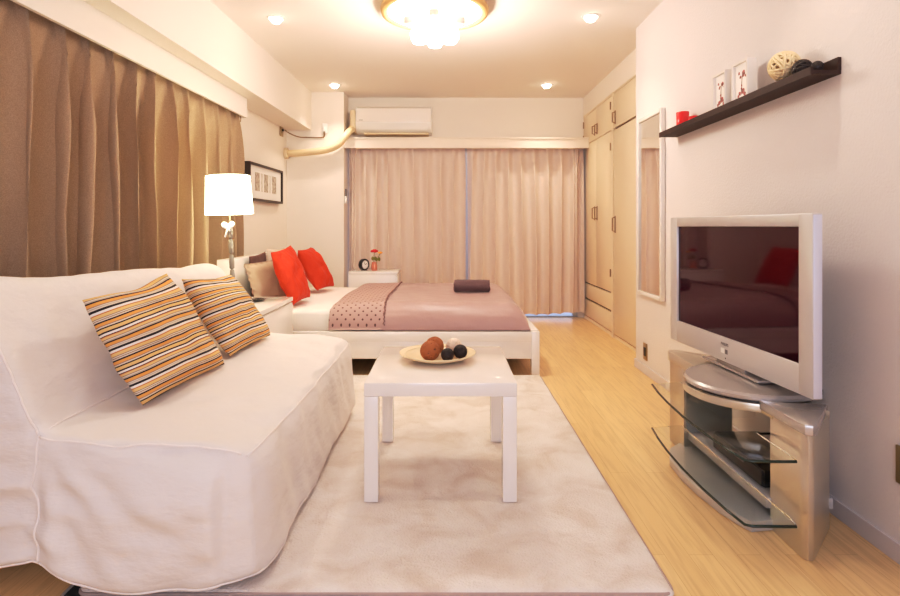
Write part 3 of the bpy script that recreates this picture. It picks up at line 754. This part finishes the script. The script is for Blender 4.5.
# ------------------------------------------------------------------ sofa
def make_sofa():
    Y0, Y1 = 1.50, 2.99
    prof = [(-.492, .045), (-.505, .20), (-.512, .335), (-.522, .375), (-.545, .405), (-.60, .418), (-.80, .430), (-1.00, .442), (-1.085, .447),
            (-1.112, .47), (-1.155, .58), (-1.21, .705), (-1.255, .80), (-1.285, .845), (-1.325, .868), (-1.375, .868), (-1.42, .845), (-1.455, .79), (-1.53, .45), (-1.545, .2), (-1.545, .05)]
    me = bpy.data.meshes.new('s'); bm = bmesh.new(); n = 24
    rows = []
    for k in range(n + 1):
        y = Y0 + (Y1 - Y0) * k / n
        f = min(max((y - 1.62) / (2.95 - 1.62), 0), 1)
        sc = 1.0 - .135 * f
        row = []
        for x, z in prof:
            zz = .45 + (z - .45) * sc if z > .45 else z + .018 * f * max(0, (z - .1) / .35)
            row.append(bm.verts.new((x + .075 * f * max(0, min(1, (z - .45) / .35)) * (1 if x > -1.4 else .5), y, zz)))
        rows.append(row)
    m = len(prof)
    for A, B in zip(rows, rows[1:]):
        for i in range(m): bm.faces.new((A[i], A[(i + 1) % m], B[(i + 1) % m], B[i]))
    bm.faces.new(rows[0]); bm.faces.new(rows[-1][::-1])
    bmesh.ops.recalc_face_normals(bm, faces=bm.faces)
    bm.to_mesh(me); bm.free()
    o = bpy.data.objects.new('s', me); C.objects.link(o)
    r = o.modifiers.new('r', 'REMESH'); r.mode = 'VOXEL'; r.voxel_size = .0125
    s = o.modifiers.new('s', 'SMOOTH'); s.iterations = 14; s.factor = .5
    dg = bpy.context.evaluated_depsgraph_get(); dg.update()
    m2 = bpy.data.meshes.new_from_object(o.evaluated_get(dg)); bpy.data.objects.remove(o)
    nv = [v.normal.copy() for v in m2.vertices]
    for v, nn in zip(m2.vertices, nv):
        x, y, z = v.co; d = 0.0
        if nn.y < -.5:                                    # the end towards the camera
            # creases fanning out of the seat/back corner
            ax, az = x + 1.107, .45 - z
            rad = math.hypot(ax, az); ang = math.atan2(az, ax)
            if ax > -.02:
                d += .016 * noise.noise(Vector((ang * 4.2, rad * 1.0, 2.0))) * min(rad / .25, 1)
                d += .010 * noise.noise(Vector((x * 4, z * 9, 7.0)))
                d += .006 * noise.noise(Vector((x * 11 + z * 8, z * 16, 1.0)))
            else:
                d += .011 * noise.noise(Vector((x * 3, z * 19, 3.0))) + .004 * noise.noise(Vector((x * 9, z * 40, 5.0)))
            d += .012 * math.exp(-((x + .8) / .3) ** 2) * min(1, (.45 - z) / .2 if z < .45 else 0)
        elif nn.x > .6 and z < .42:                       # front skirt
            d += .010 * noise.noise(Vector((y * 4.5, z * 2.5, 9.0))) + .005 * noise.noise(Vector((y * 11 + z * 7, z * 6, 2.0)))
        else:
            d += .007 * noise.noise(Vector((x * 3, y * 3, z * 3))) + .003 * noise.noise(Vector((x * 9, y * 9, z * 9)))
        v.co += nn * d * 2.2
        # soft vertical corner
        kx, ky, kr = -.615, 1.625, .120
        if v.co.x > kx and v.co.y < ky:
            dd = math.hypot(v.co.x - kx, v.co.y - ky); lim = kr + (dd - kr) * .25
            if dd > kr:
                v.co.x = kx + (v.co.x - kx) * lim / dd; v.co.y = ky + (v.co.y - ky) * lim / dd
        # the hem hangs unevenly
        if v.co.z < .34:
            k = (1 - max(v.co.z, 0) / .34)
            lift = 0.0
            if y < 1.75:
                e = (1.75 - y) / .25
                lift = e * (.055 * math.exp(-((x + 1.12) / .13) ** 2) + .028 * (1 if x < -1.12 else math.exp(-((x + 1.12) / .25) ** 2)))
                lift += e * .010 * math.sin(x * 9) + e * .022 * max(0, min(1, (x + .66) / .12))
            lift += .006 * math.sin(y * 11)
            v.co.z += k * lift
            v.co.z = max(v.co.z, .036)
    m2.update()
    o = bpy.data.objects.new('s', m2); C.objects.link(o)
    s = o.modifiers.new('s', 'SMOOTH'); s.iterations = 5; s.factor = .5
    dg = bpy.context.evaluated_depsgraph_get(); dg.update()
    m3 = bpy.data.meshes.new_from_object(o.evaluated_get(dg)); bpy.data.objects.remove(o)
    return m3
root = thing('sofa_bed', 'white cloth covered armless sofa bed along the left wall', 'sofa', (-1.05, 2.25, 0))
me = make_sofa()
me.transform(Matrix.Translation(-OFF['sofa_bed']))
me.materials.clear(); me.materials.append(M['sofa'])
me.polygons.foreach_set('use_smooth', [True] * len(me.polygons)); me.name = 'cover'
cover = bpy.data.objects.new('cover', me); C.objects.link(cover); cover.parent = root; OFF['cover'] = OFF['sofa_bed']
bvh = BVHTree.FromPolygons([v.co + OFF['sofa_bed'] for v in me.vertices], [p.vertices for p in me.polygons])
def snap(P, n=10):
    out = []
    for a, b in zip(P, P[1:]):
        for k in range(n):
            q = Vector(a).lerp(Vector(b), k / n); h_ = bvh.find_nearest(q)
            out.append(h_[0] + h_[1] * .001)
    h_ = bvh.find_nearest(Vector(P[-1])); out.append(h_[0] + h_[1] * .001)
    for _ in range(6):
        out = [out[0]] + [(out[i - 1] + out[i] * 2 + out[i + 1]) / 4 for i in range(1, len(out) - 1)] + [out[-1]]
    o2 = []
    for q in out:
        h_ = bvh.find_nearest(q); o2.append(h_[0] + h_[1] * .001)
    return o2
seams = [
    [(-1.27, 1.49, .84), (-1.20, 1.49, .70), (-1.15, 1.49, .58), (-1.107, 1.49, .455)],      # edge of the back cushion
    [(-1.107, 1.49, .455), (-1.115, 1.48, .3), (-1.10, 1.48, .11)],                          # down the end panel
    [(-1.107, 1.49, .452), (-.9, 1.49, .44), (-.7, 1.49, .432), (-.55, 1.50, .415)],          # seat edge at the near end
    [(-1.105, 1.50, .455), (-1.105, 2.2, .455), (-1.105, 2.97, .455)],                        # crease along the back of the seat
    [(-.53, 1.51, .40), (-.51, 2.2, .395), (-.515, 2.97, .395)],                              # front edge of the seat
    [(-1.53, 1.46, .05), (-1.3, 1.46, .06), (-1.12, 1.46, .08), (-.95, 1.46, .03), (-.75, 1.46, .02), (-.64, 1.47, .02), (-.56, 1.50, .03), (-.50, 1.55, .04), (-.47, 1.64, .03), (-.455, 1.78, .01), (-.45, 2.2, .01), (-.45, 2.95, .01)],
]
for sgm in seams:
    mb = MB(); mb.tube(snap(sgm, 16), .0032, 6); build('piping', mb, M['piping'], cover, True)
for x in (-1.40, -.66):
    for y in (1.66, 2.84):
        fz = .026 if x > -1.0 else 0
        mb = MB(); mb.cyl((x, y, fz), (x, y, .09), .022, .028, n=16); build('leg', mb, M['black_frame'], root, 'auto')

# ------------------------------------------------------------------ cushions
def cushion(name, bl, br, tr, tl, thick, m, label, cat='cushion', group=None, puff=.5, seed=0, flange=0.0, dip=0.0, n=36, normal_flip=1, ear=.055):
    bl, br, tr, tl = map(Vector, (bl, br, tr, tl))
    c = (bl + br + tr + tl) / 4
    nrm = ((br - bl) + (tr - tl)).cross((tl - bl) + (tr - br)).normalized() * normal_flip
    mb = MB(); mb.uv = mb.b.loops.layers.uv.new('UVMap')
    def pt(u, v, side):
        a, b = 2 * u - 1, 2 * v - 1
        # sides pull in between the corners
        a2 = a * (1 - ear * (1 - b * b)); b2 = b * (1 - ear * (1 - a * a))
        if dip and b > 0: b2 -= dip * b ** 3 * math.exp(-((a - .1) / .45) ** 2)
        uu, vv = (a2 + 1) / 2, (b2 + 1) / 2
        p = bl * (1 - uu) * (1 - vv) + br * uu * (1 - vv) + tr * uu * vv + tl * (1 - uu) * vv
        ea, eb = abs(a) * (1 + flange), abs(b) * (1 + flange)
        q = max(0, 1 - ea ** 2.6) * max(0, 1 - eb ** 2.6)
        hgt = thick / 2 * q ** puff
        hgt += (thick * .12) * noise.noise(Vector((u * 4.0, v * 4.0, seed + side))) * min(1, q * 4)
        ripple = 0
        if flange and q < .02: ripple = .006 * math.sin(40 * (u + v) + seed)
        return p + nrm * (side * max(hgt, .0015) + ripple)
    for side in (1, -1):
        V = [[mb.b.verts.new(pt(i / n, j / n, side)) for j in range(n + 1)] for i in range(n + 1)]
        for i in range(n):
            for j in range(n):
                q = ((i, j), (i + 1, j), (i + 1, j + 1), (i, j + 1))
                if side < 0: q = q[::-1]
                f = mb.b.faces.new([V[a][b] for a, b in q])
                for l, (a, b) in zip(f.loops, q): l[mb.uv].uv = (a / n, b / n)
    bmesh.ops.remove_doubles(mb.b, verts=mb.b.verts, dist=.0032 if not flange else .0001)
    o = build(name, mb, m, smooth=True)
    return tag(o, label, cat, group)
cushion('striped_cushion', (-.958, 1.750, .455), (-.915, 2.290, .452), (-1.075, 2.130, .838), (-1.118, 1.705, .793), .145, M['stripe'],
        'striped orange and black cushion nearer the camera on the white sofa', group='striped cushions on the sofa', seed=1, dip=.07, ear=.035)
cushion('striped_cushion', (-.925, 2.375, .462), (-.897, 2.83, .466), (-1.058, 2.72, .782), (-1.090, 2.285, .802), .135, M['stripe'],
        'striped orange and black cushion at the far end of the sofa, beside the lamp', group='striped cushions on the sofa', seed=6, dip=.04, ear=.035)

# ------------------------------------------------------------------ coffee table
t = thing('coffee_table', 'square white coffee table on the cream rug', 'coffee table', (-.024, 2.275, .026))
tx0, tx1, ty0, ty1 = -.299, .252, 2.0, 2.61
mb = MB(); mb.box(tx0, tx1, ty0, ty1, .406, .455, .0025); build('tabletop', mb, M['white_top'], t, 'auto')
for x in (tx0 + .0005, tx1 - .0505):
    for y in (ty0 + .0005, ty1 - .0505):
        mb = MB(); mb.box(x, x + .05, y, y + .05, .026, .4055, .002); build('leg', mb, M['white'], t, 'auto')

pc = (-.040, 2.35)
t = thing('wooden_plate', 'round pale wooden plate on the white coffee table', 'plate', (*pc, .455))
mb = MB(); mb.lathe([(0, .456), (.075, .456), (.085, .458), (.125, .470), (.160, .486), (.161, .4885), (.157, .4895), (.122, .476), (.083, .464), (0, .462)], (*pc, 0), 64); build('dish', mb, M['plate'], t, True)
for r, z in ((.098, .4672), (.118, .4742), (.136, .4822)):
    mb = MB(); mb.tube([(pc[0] + r * math.cos(2 * PI * k / 60), pc[1] + r * math.sin(2 * PI * k / 60), z) for k in range(60)], .0012, 5, True)
    build('turned_groove', mb, M['cream_plastic'], t, True)
def s_at(y): return F / y
g_ = None
lattice_ball('rattan_ball', (-.070, 2.285, .5075), .0415, M['rattan_brown'], 'brown rattan ball at the front left of the wooden plate', n=38, w=.004, core=M['brown_fabric'], seed=11)
lattice_ball('rattan_ball', (-.053, 2.385, .506), .040, M['rattan_brown'], 'brown rattan ball behind the other brown one on the plate', n=38, w=.004, core=M['brown_fabric'], seed=12)
lattice_ball('rattan_ball', (.0015, 2.275, .4935), .0275, M['rattan_black'], 'black rattan ball in the middle front of the wooden plate', n=34, w=.0035, core=M['black_frame'], seed=13)
lattice_ball('rattan_ball', (.0555, 2.310, .499), .030, M['rattan_black'], 'black rattan ball at the right of the wooden plate', n=34, w=.0035, core=M['black_frame'], seed=14)
lattice_ball('rattan_ball', (.030, 2.395, .503), .035, M['rattan_white'], 'pale rattan ball at the back of the wooden plate', n=36, w=.0045, seed=15)

# ------------------------------------------------------------------ bed
BY0, BY1 = 3.765, 5.36
t = thing('bed', 'low white double bed with a headboard against the left wall', 'bed', (-.45, 4.56, 0))
mb = MB(); mb.box(-1.56, -1.47, BY0, BY1, 0, .79, .004); build('headboard', mb, M['white'], t, 'auto')
for y0, y1 in ((BY0, BY0 + .04), (BY1 - .04, BY1)):
    mb = MB(); mb.box(-1.47, .574, y0, y1, .237, .304, .003); build('side_rail', mb, M['white'], t, 'auto')
    mb = MB(); ya_ = y0 + .012; mb.box(-1.10, .574, ya_, ya_ + .018, .118, .236, .002); build('storage_panel', mb, M['white'], t, 'auto')
mb = MB(); mb.box(.580, .628, BY0 + .06, BY1 - .06, .10, .304, .003); build('footboard', mb, M['white'], t, 'auto')
for y in (BY0, BY1 - .06):
    mb = MB(); mb.box(.574, .628, y, y + .06, 0, .304, .003); build('leg', mb, M['white'], t, 'auto')
mb = MB(); mb.box(-1.45, .574, BY0 + .04, BY1 - .04, .20, .22); build('slat_base', mb, M['closet_gap'], t)
mb = MB(); mb.box(-1.465, .465, BY0 + .075, BY1 - .075, .222, .44, .035, 5); build('mattress', mb, M['bedlinen'], t, True)

def duvet_pt(x, y, xl, xr):
    ny, fy = BY0 + .005, BY1 - .005
    dn, df, dr, dl = (y - ny), (fy - y), (xr - x), (x - xl)
    def rnd(d, r): 
        d = max(0, min(d / r, 1)); return math.sqrt(1 - (1 - d) ** 2)
    top = .484 + .010 * noise.noise(Vector((x * 2.3, y * 2.3, 1))) + .006 * noise.noise(Vector((x * 7, y * 4, 3)))
    top += .012 * math.exp(-((y - 4.4) / .5) ** 2)
    z = .312 + (top - .312) * rnd(dn, .15) * rnd(df, .15) * (.0 + 1.0 * rnd(dr, .17))
    # at the pillow end the cover lies on the mattress
    return z, top
mb = MB()
XL, XR = -.805, .568
def dfn(u_, v_):
    x = -.445 + u_ * (XR + .445); 
    vv = v_
    y = BY0 + .005 + vv * (BY1 - BY0 - .01)
    z, top = duvet_pt(x, y, XL, XR)
    yy = y + (.010 * noise.noise(Vector((x * 4, z * 5, 2))) if v_ > .02 else -.002)
    return Vector((x, yy, z))
mb.grid(lambda u_, v_: dfn(u_, v_ ** 1.6 if v_ < .5 else v_ ** 1.6), 90, 90)
dv = build('duvet', mb, M['duvet'], smooth=True)
tag(dv, 'mauve satin duvet with a dotted cuff spread over the bed', 'duvet')
mb = MB()
def cfn(u_, v_):
    x = XL + u_ * (-.43 - XL); v2 = v_ ** 1.6
    y = BY0 + .003 + v2 * (BY1 - BY0 - .006)
    z, top = duvet_pt(x, y, XL, XR)
    d = min((x - XL) / .07, 1); roll = math.sqrt(max(0, 1 - (1 - d) ** 2))
    low = min(.446, z - .004) if z > .32 else z
    z = low + (z + .004 - low) * roll
    z += .007 * math.exp(-((x + .435) / .018) ** 2) * (1 + .5 * math.sin(y * 60))
    return Vector((x + .02 * (1 - v2) * 0, y, z))
mb.grid(cfn, 40, 110, True)
cf = build('dotted_cuff', mb, M['dots'], dv, True)
mb = MB(); rp_ = []
for k in range(140):
    y = BY0 + .006 + (BY1 - BY0 - .012) * (k / 139) ** 1.6
    z, _ = duvet_pt(-.43, y, XL, XR); rp_.append((-.428 + .006 * math.sin(k * 1.9), y, z + .012))
mb.tube(rp_, .0035, 6); build('ruffled_edge', mb, M['ruffle'], dv, True)
# rolled towel
t = thing('rolled_towel', 'dark plum towel rolled up on the mauve duvet', 'towel', (.19, 4.41, .52))
mb = MB()
def roll(u_, v_):
    x = .055 + u_ * .28; a = v_ * 2 * PI * 3.2
    r = .016 + .040 * v_
    e = 1 - .10 * (abs(2 * u_ - 1)) ** 6
    return Vector((x + .004 * math.sin(a * 2), 4.38 + r * 1.12 * e * math.cos(a), .548 + r * e * .9 * math.sin(a) + .003 * noise.noise(Vector((x * 20, a, 0)))))
mb.grid(roll, 30, 110)
build('towel_roll', mb, M['towel'], t, True)
mb = MB(); mb.cyl((.058, 4.38, .548), (.332, 4.38, .548), .048, n=32); build('towel_core', mb, M['towel'], t, 'auto')

# pillows
cushion('bed_pillow', (-1.415, 4.40, .475), (-1.41, 4.88, .475), (-1.425, 4.88, .83), (-1.425, 4.40, .84), .06, M['beige'],
        'beige pillow standing against the headboard behind the orange cushions', 'pillow', seed=3)
cushion('bed_pillow', (-1.418, 4.03, .470), (-1.412, 4.38, .470), (-1.430, 4.38, .82), (-1.434, 4.03, .80), .045, M['brown_fabric'],
        'dark brown pillow against the headboard, peeking over the taupe pillow', 'pillow', seed=8)
cushion('bed_pillow', (-1.335, 3.87, .468), (-1.215, 4.24, .468), (-1.295, 4.27, .775), (-1.418, 3.875, .755), .085, M['taupe'],
        'taupe pillow with a ruffled edge at the near side of the bed', 'pillow', seed=5, flange=.14)
cushion('orange_cushion', (-1.075, 3.885, .465), (-1.055, 4.29, .472), (-1.215, 4.31, .87), (-1.235, 3.90, .835), .14, M['orange'],
        'bright orange red cushion nearer the camera on the bed', group='orange cushions on the bed', seed=2)
cushion('orange_cushion', (-1.10, 4.72, .472), (-1.03, 5.08, .472), (-1.25, 5.10, .825), (-1.265, 4.72, .815), .16, M['orange'],
        'bright orange red cushion at the far side of the bed', group='orange cushions on the bed', seed=9)

# ------------------------------------------------------------------ nightstands
def nightstand(x0, x1, y0, y1, hz, label):
    t = thing('nightstand', label, 'nightstand', ((x0 + x1) / 2, (y0 + y1) / 2, 0), group='white nightstands')
    mb = MB(); mb.box(x0, x1, y0, y1, hz - .028, hz, .002); build('top', mb, M['white_top'], t, 'auto')
    mb = MB(); mb.box(x0, x1 - .02, y0, y1, 0, hz - .0285, .002); build('body', mb, M['white'], t, 'auto')
    zm = (hz - .03) * .52
    for z0, z1 in ((.045, zm - .003), (zm + .003, hz - .036)):
        mb = MB(); mb.box(x1 - .02, x1 - .001, y0 + .004, y1 - .004, z0, z1, .002); d = build('drawer', mb, M['white'], t, 'auto')
        mb = MB(); mb.box(x1 - .014, x1 - .0005, y0 + .05, y1 - .05, z1 - .004, z1 + .0035, .001); build('gap_shade_strip', mb, M['gap_shade'], d)  # grey strip in place of the shaded gap above each drawer
    return t
nightstand(-1.50, -1.025, 3.065, 3.70, .55, 'white nightstand between the sofa and the bed, under the lamp')
nightstand(-.965, -.485, 5.44, 5.86, .57, 'white nightstand at the far side of the bed, in front of the curtain')

# lamp
lx, ly = -1.29, 3.36
t = thing('table_lamp', 'lit table lamp with a white drum shade and ribbon bow on the near nightstand', 'lamp', (lx, ly, .551))
tilt = Matrix.Translation((lx, ly, .551)) @ Matrix.Rotation(math.radians(-2.5), 4, 'Y') @ Matrix.Translation((-lx, -ly, -.551))
mb = MB(); mb.lathe([(0, .551), (.075, .551), (.078, .558), (.06, .568), (.02, .575), (0, .576)], (lx, ly, 0), 32); build('base', mb, M['clear'], t, True)
mb = MB()
zz = .575
for k in range(5):
    mb.lathe([(.004, zz), (.014, zz + .006), (.015, zz + .05), (.012, zz + .085), (.007, zz + .092)], (lx, ly, 0), 20, tilt); zz += .092
build('stem', mb, M['crystal'], t, True)
mb = MB(); mb.cyl(tilt @ Vector((lx, ly, .575)), tilt @ Vector((lx, ly, 1.10)), .005, n=10); build('rod', mb, M['bronze'], t)
mb = MB()
for (a, b) in (((0, 0, 1.02), (.032, -.02, 1.03)), ((0, 0, 1.02), (-.032, -.02, 1.028))):
    p = [Vector((lx + a[0], ly - .022, a[2])), Vector((lx + b[0] * .6, ly - .03, b[2] + .010)), Vector((lx + b[0], ly - .03, b[2])), Vector((lx + b[0] * .6, ly - .03, b[2] - .014)), Vector((lx, ly - .022, 1.018))]
    mb.tube([tilt @ q for q in catmull(p, 5)], .0085, 6)
mb.tube([tilt @ Vector(q) for q in ((lx, ly - .022, 1.02), (lx - .012, ly - .03, .985), (lx - .022, ly - .03, .955))], .005, 6)
mb.tube([tilt @ Vector(q) for q in ((lx, ly - .022, 1.02), (lx + .008, ly - .03, .99))], .005, 6)
build('ribbon_bow', mb, M['ribbon'], t, True)
mb = MB(); mb.lathe([(.1375, 1.092), (.138, 1.092), (.126, 1.322), (.1255, 1.322)], (lx, ly, 0), 48, tilt); build('shade', mb, M['lamp_glow'], t, True)
mb = MB(); mb.sphere(tilt @ Vector((lx, ly, 1.20)), .032); build('bulb', mb, M['bulb_glow'], t, True)

t = thing('ash_dish', 'small dark oval dish on the near nightstand', 'dish', (-1.185, 3.50, .551))
mb = MB(); mb.lathe([(0, .5515), (.030, .5515), (.042, .562), (.044, .567), (.040, .567), (.028, .558), (0, .557)], (0, 0, 0), 28, Matrix.Translation((-1.175, 3.47, 0)) @ Matrix.Diagonal((1.0, 1.15, 1, 1))); build('bowl', mb, M['black_gloss'], t, True)

# clock and flowers on the far nightstand
t = thing('alarm_clock', 'round black alarm clock with a white face on the far nightstand', 'clock', (-.84, 5.60, .571))
cq = Matrix.Translation((-.835, 5.60, .6315)) @ Matrix.Rotation(math.radians(52), 4, 'Z') @ Matrix.Rotation(PI / 2, 4, 'X')
mb = MB(); mb.lathe([(0, -.028), (.050, -.028), (.0585, -.02), (.0595, .012), (.054, .022), (.045, .020), (.043, .012), (0, .012)], (0, 0, 0), 40, cq); build('case', mb, M['black'], t, True)
mb = MB(); mb.lathe([(0, .0135), (.0425, .0135), (.0425, .0125)], (0, 0, 0), 32, cq); build('dial', mb, M['photo_paper'], t)
for ang, ln, w in ((62, .026, .0022), (-30, .036, .0016)):
    a = math.radians(ang)
    mb = MB(); mb.tube([cq @ Vector((0, 0, .0155)), cq @ Vector((ln * math.sin(a), ln * math.cos(a), .0155))], w, 5); build('clock_hand', mb, M['black'], t)
mb = MB()
for k in range(12):
    a = 2 * PI * k / 12
    mb.sphere(cq @ Vector((.037 * math.sin(a), .037 * math.cos(a), .0145)), .002, 8, 6)
build('hour_marks', mb, M['black'], t)
for s in (-1, 1):
    mb = MB(); q = cq @ Vector((s * .03, -.052, 0)); mb.cyl((q.x, q.y, .571), q, .006, n=8); build('foot', mb, M['black'], t)

vx, vy = -.735, 5.62
t = thing('bud_vase', 'small pink glass vase on the far nightstand beside the clock', 'vase', (vx, vy, .571))
mb = MB(); mb.lathe([(0, .571), (.026, .571), (.030, .58), (.030, .625), (.024, .645), (.026, .655), (.023, .655), (.021, .645), (.026, .62), (.026, .58), (0, .577)], (vx, vy, 0), 28); build('glass', mb, M['pink_glass'], t, True)
def flower(p0, p1, r, m, label, n=11):
    t = thing('flower', label, 'flower', p0)
    mb = MB(); mid = (Vector(p0) + Vector(p1)) / 2 + Vector((0, -.006, .008))
    mb.tube(catmull([p0, mid, p1], 6), .003, 6); build('stem', mb, M['stem'], t, True)
    mb = MB()
    for k in range(n):
        a = 2.4 * k; rr = r * (.25 + .6 * k / n)
        mb.sphere(Vector(p1) + Vector((rr * math.cos(a), rr * math.sin(a), r * .35 * (1 - k / n))), r * .5, 10, 7, (1, 1, .7))
    build('petals', mb, m, t, True)
    for s in (-1, 1):
        mb = MB(); q = Vector(p0).lerp(Vector(p1), .55); mb.sphere(q + Vector((s * .014, 0, .008)), .014, 10, 6, (1, .25, 1.5)); build('leaf', mb, M['stem'], t, True)
flower((vx - .006, vy, .588), (vx + .0, vy, .762), .034, M['red_petal'], 'red flower in the small pink vase')
flower((vx + .008, vy - .004, .588), (vx + .060, vy - .01, .748), .022, M['yellow_petal'], 'small orange yellow flower in the pink vase beside the red one')

# ------------------------------------------------------------------ lights
def lamp(name, kind, loc, energy, col, **k):
    d = bpy.data.lights.new(name, kind); d.energy = energy; d.color = col
    for a, b in k.items(): setattr(d, a, b)
    o = bpy.data.objects.new(name, d); C.objects.link(o); o.location = loc
    return o
warm = (1.0, .83, .64)
for i, (x, y, _) in enumerate(spots):
    o = lamp('downlight_beam', 'SPOT', (x, y, ZC - .062), (44 if y > 5 else 26), warm, spot_size=math.radians(105), spot_blend=1.0, shadow_soft_size=.035)
lamp('ceiling_lamp_light', 'POINT', (cx, cy, 2.10), 48, (1.0, .87, .75), shadow_soft_size=.12)
o = lamp('rear_window_daylight', 'AREA', (.1, YR - .08, 1.3), 42, (.80, .84, 1.0), shape='RECTANGLE', size=2.0, size_y=1.6)
o.rotation_euler = (PI / 2, 0, 0); o.visible_camera = True

w = bpy.data.worlds.new('world'); bpy.context.scene.world = w; w.use_nodes = True
N = w.node_tree.nodes; L = w.node_tree.links
bg = N['Background']; bg.inputs['Color'].default_value = (.55, .66, 1.0, 1); bg.inputs['Strength'].default_value = 1.8

# ------------------------------------------------------------------ camera
cd = bpy.data.cameras.new('camera'); co = bpy.data.objects.new('camera', cd); C.objects.link(co)
co.location = (0, 0, H); co.rotation_euler = (PI / 2, 0, 0)
cd.sensor_width = 36; cd.sensor_fit = 'HORIZONTAL'; cd.lens = F * 36 / 900
cd.shift_x = (450 - CX) / 900; cd.shift_y = -(298 - CY) / 900
cd.clip_start = .02
bpy.context.scene.camera = co
vs = bpy.context.scene.view_settings
vs.view_transform = 'Standard'; vs.look = 'None'; vs.exposure = -0.35; vs.gamma = 1.0
vs.use_curve_mapping = True
cm = vs.curve_mapping; c = cm.curves[3]
c.points.new(.15, .135); c.points.new(.62, .68); cm.update()
cyc = bpy.context.scene.cycles
cyc.max_bounces = 10; cyc.diffuse_bounces = 6; cyc.use_denoising = True; cyc.caustics_reflective = False
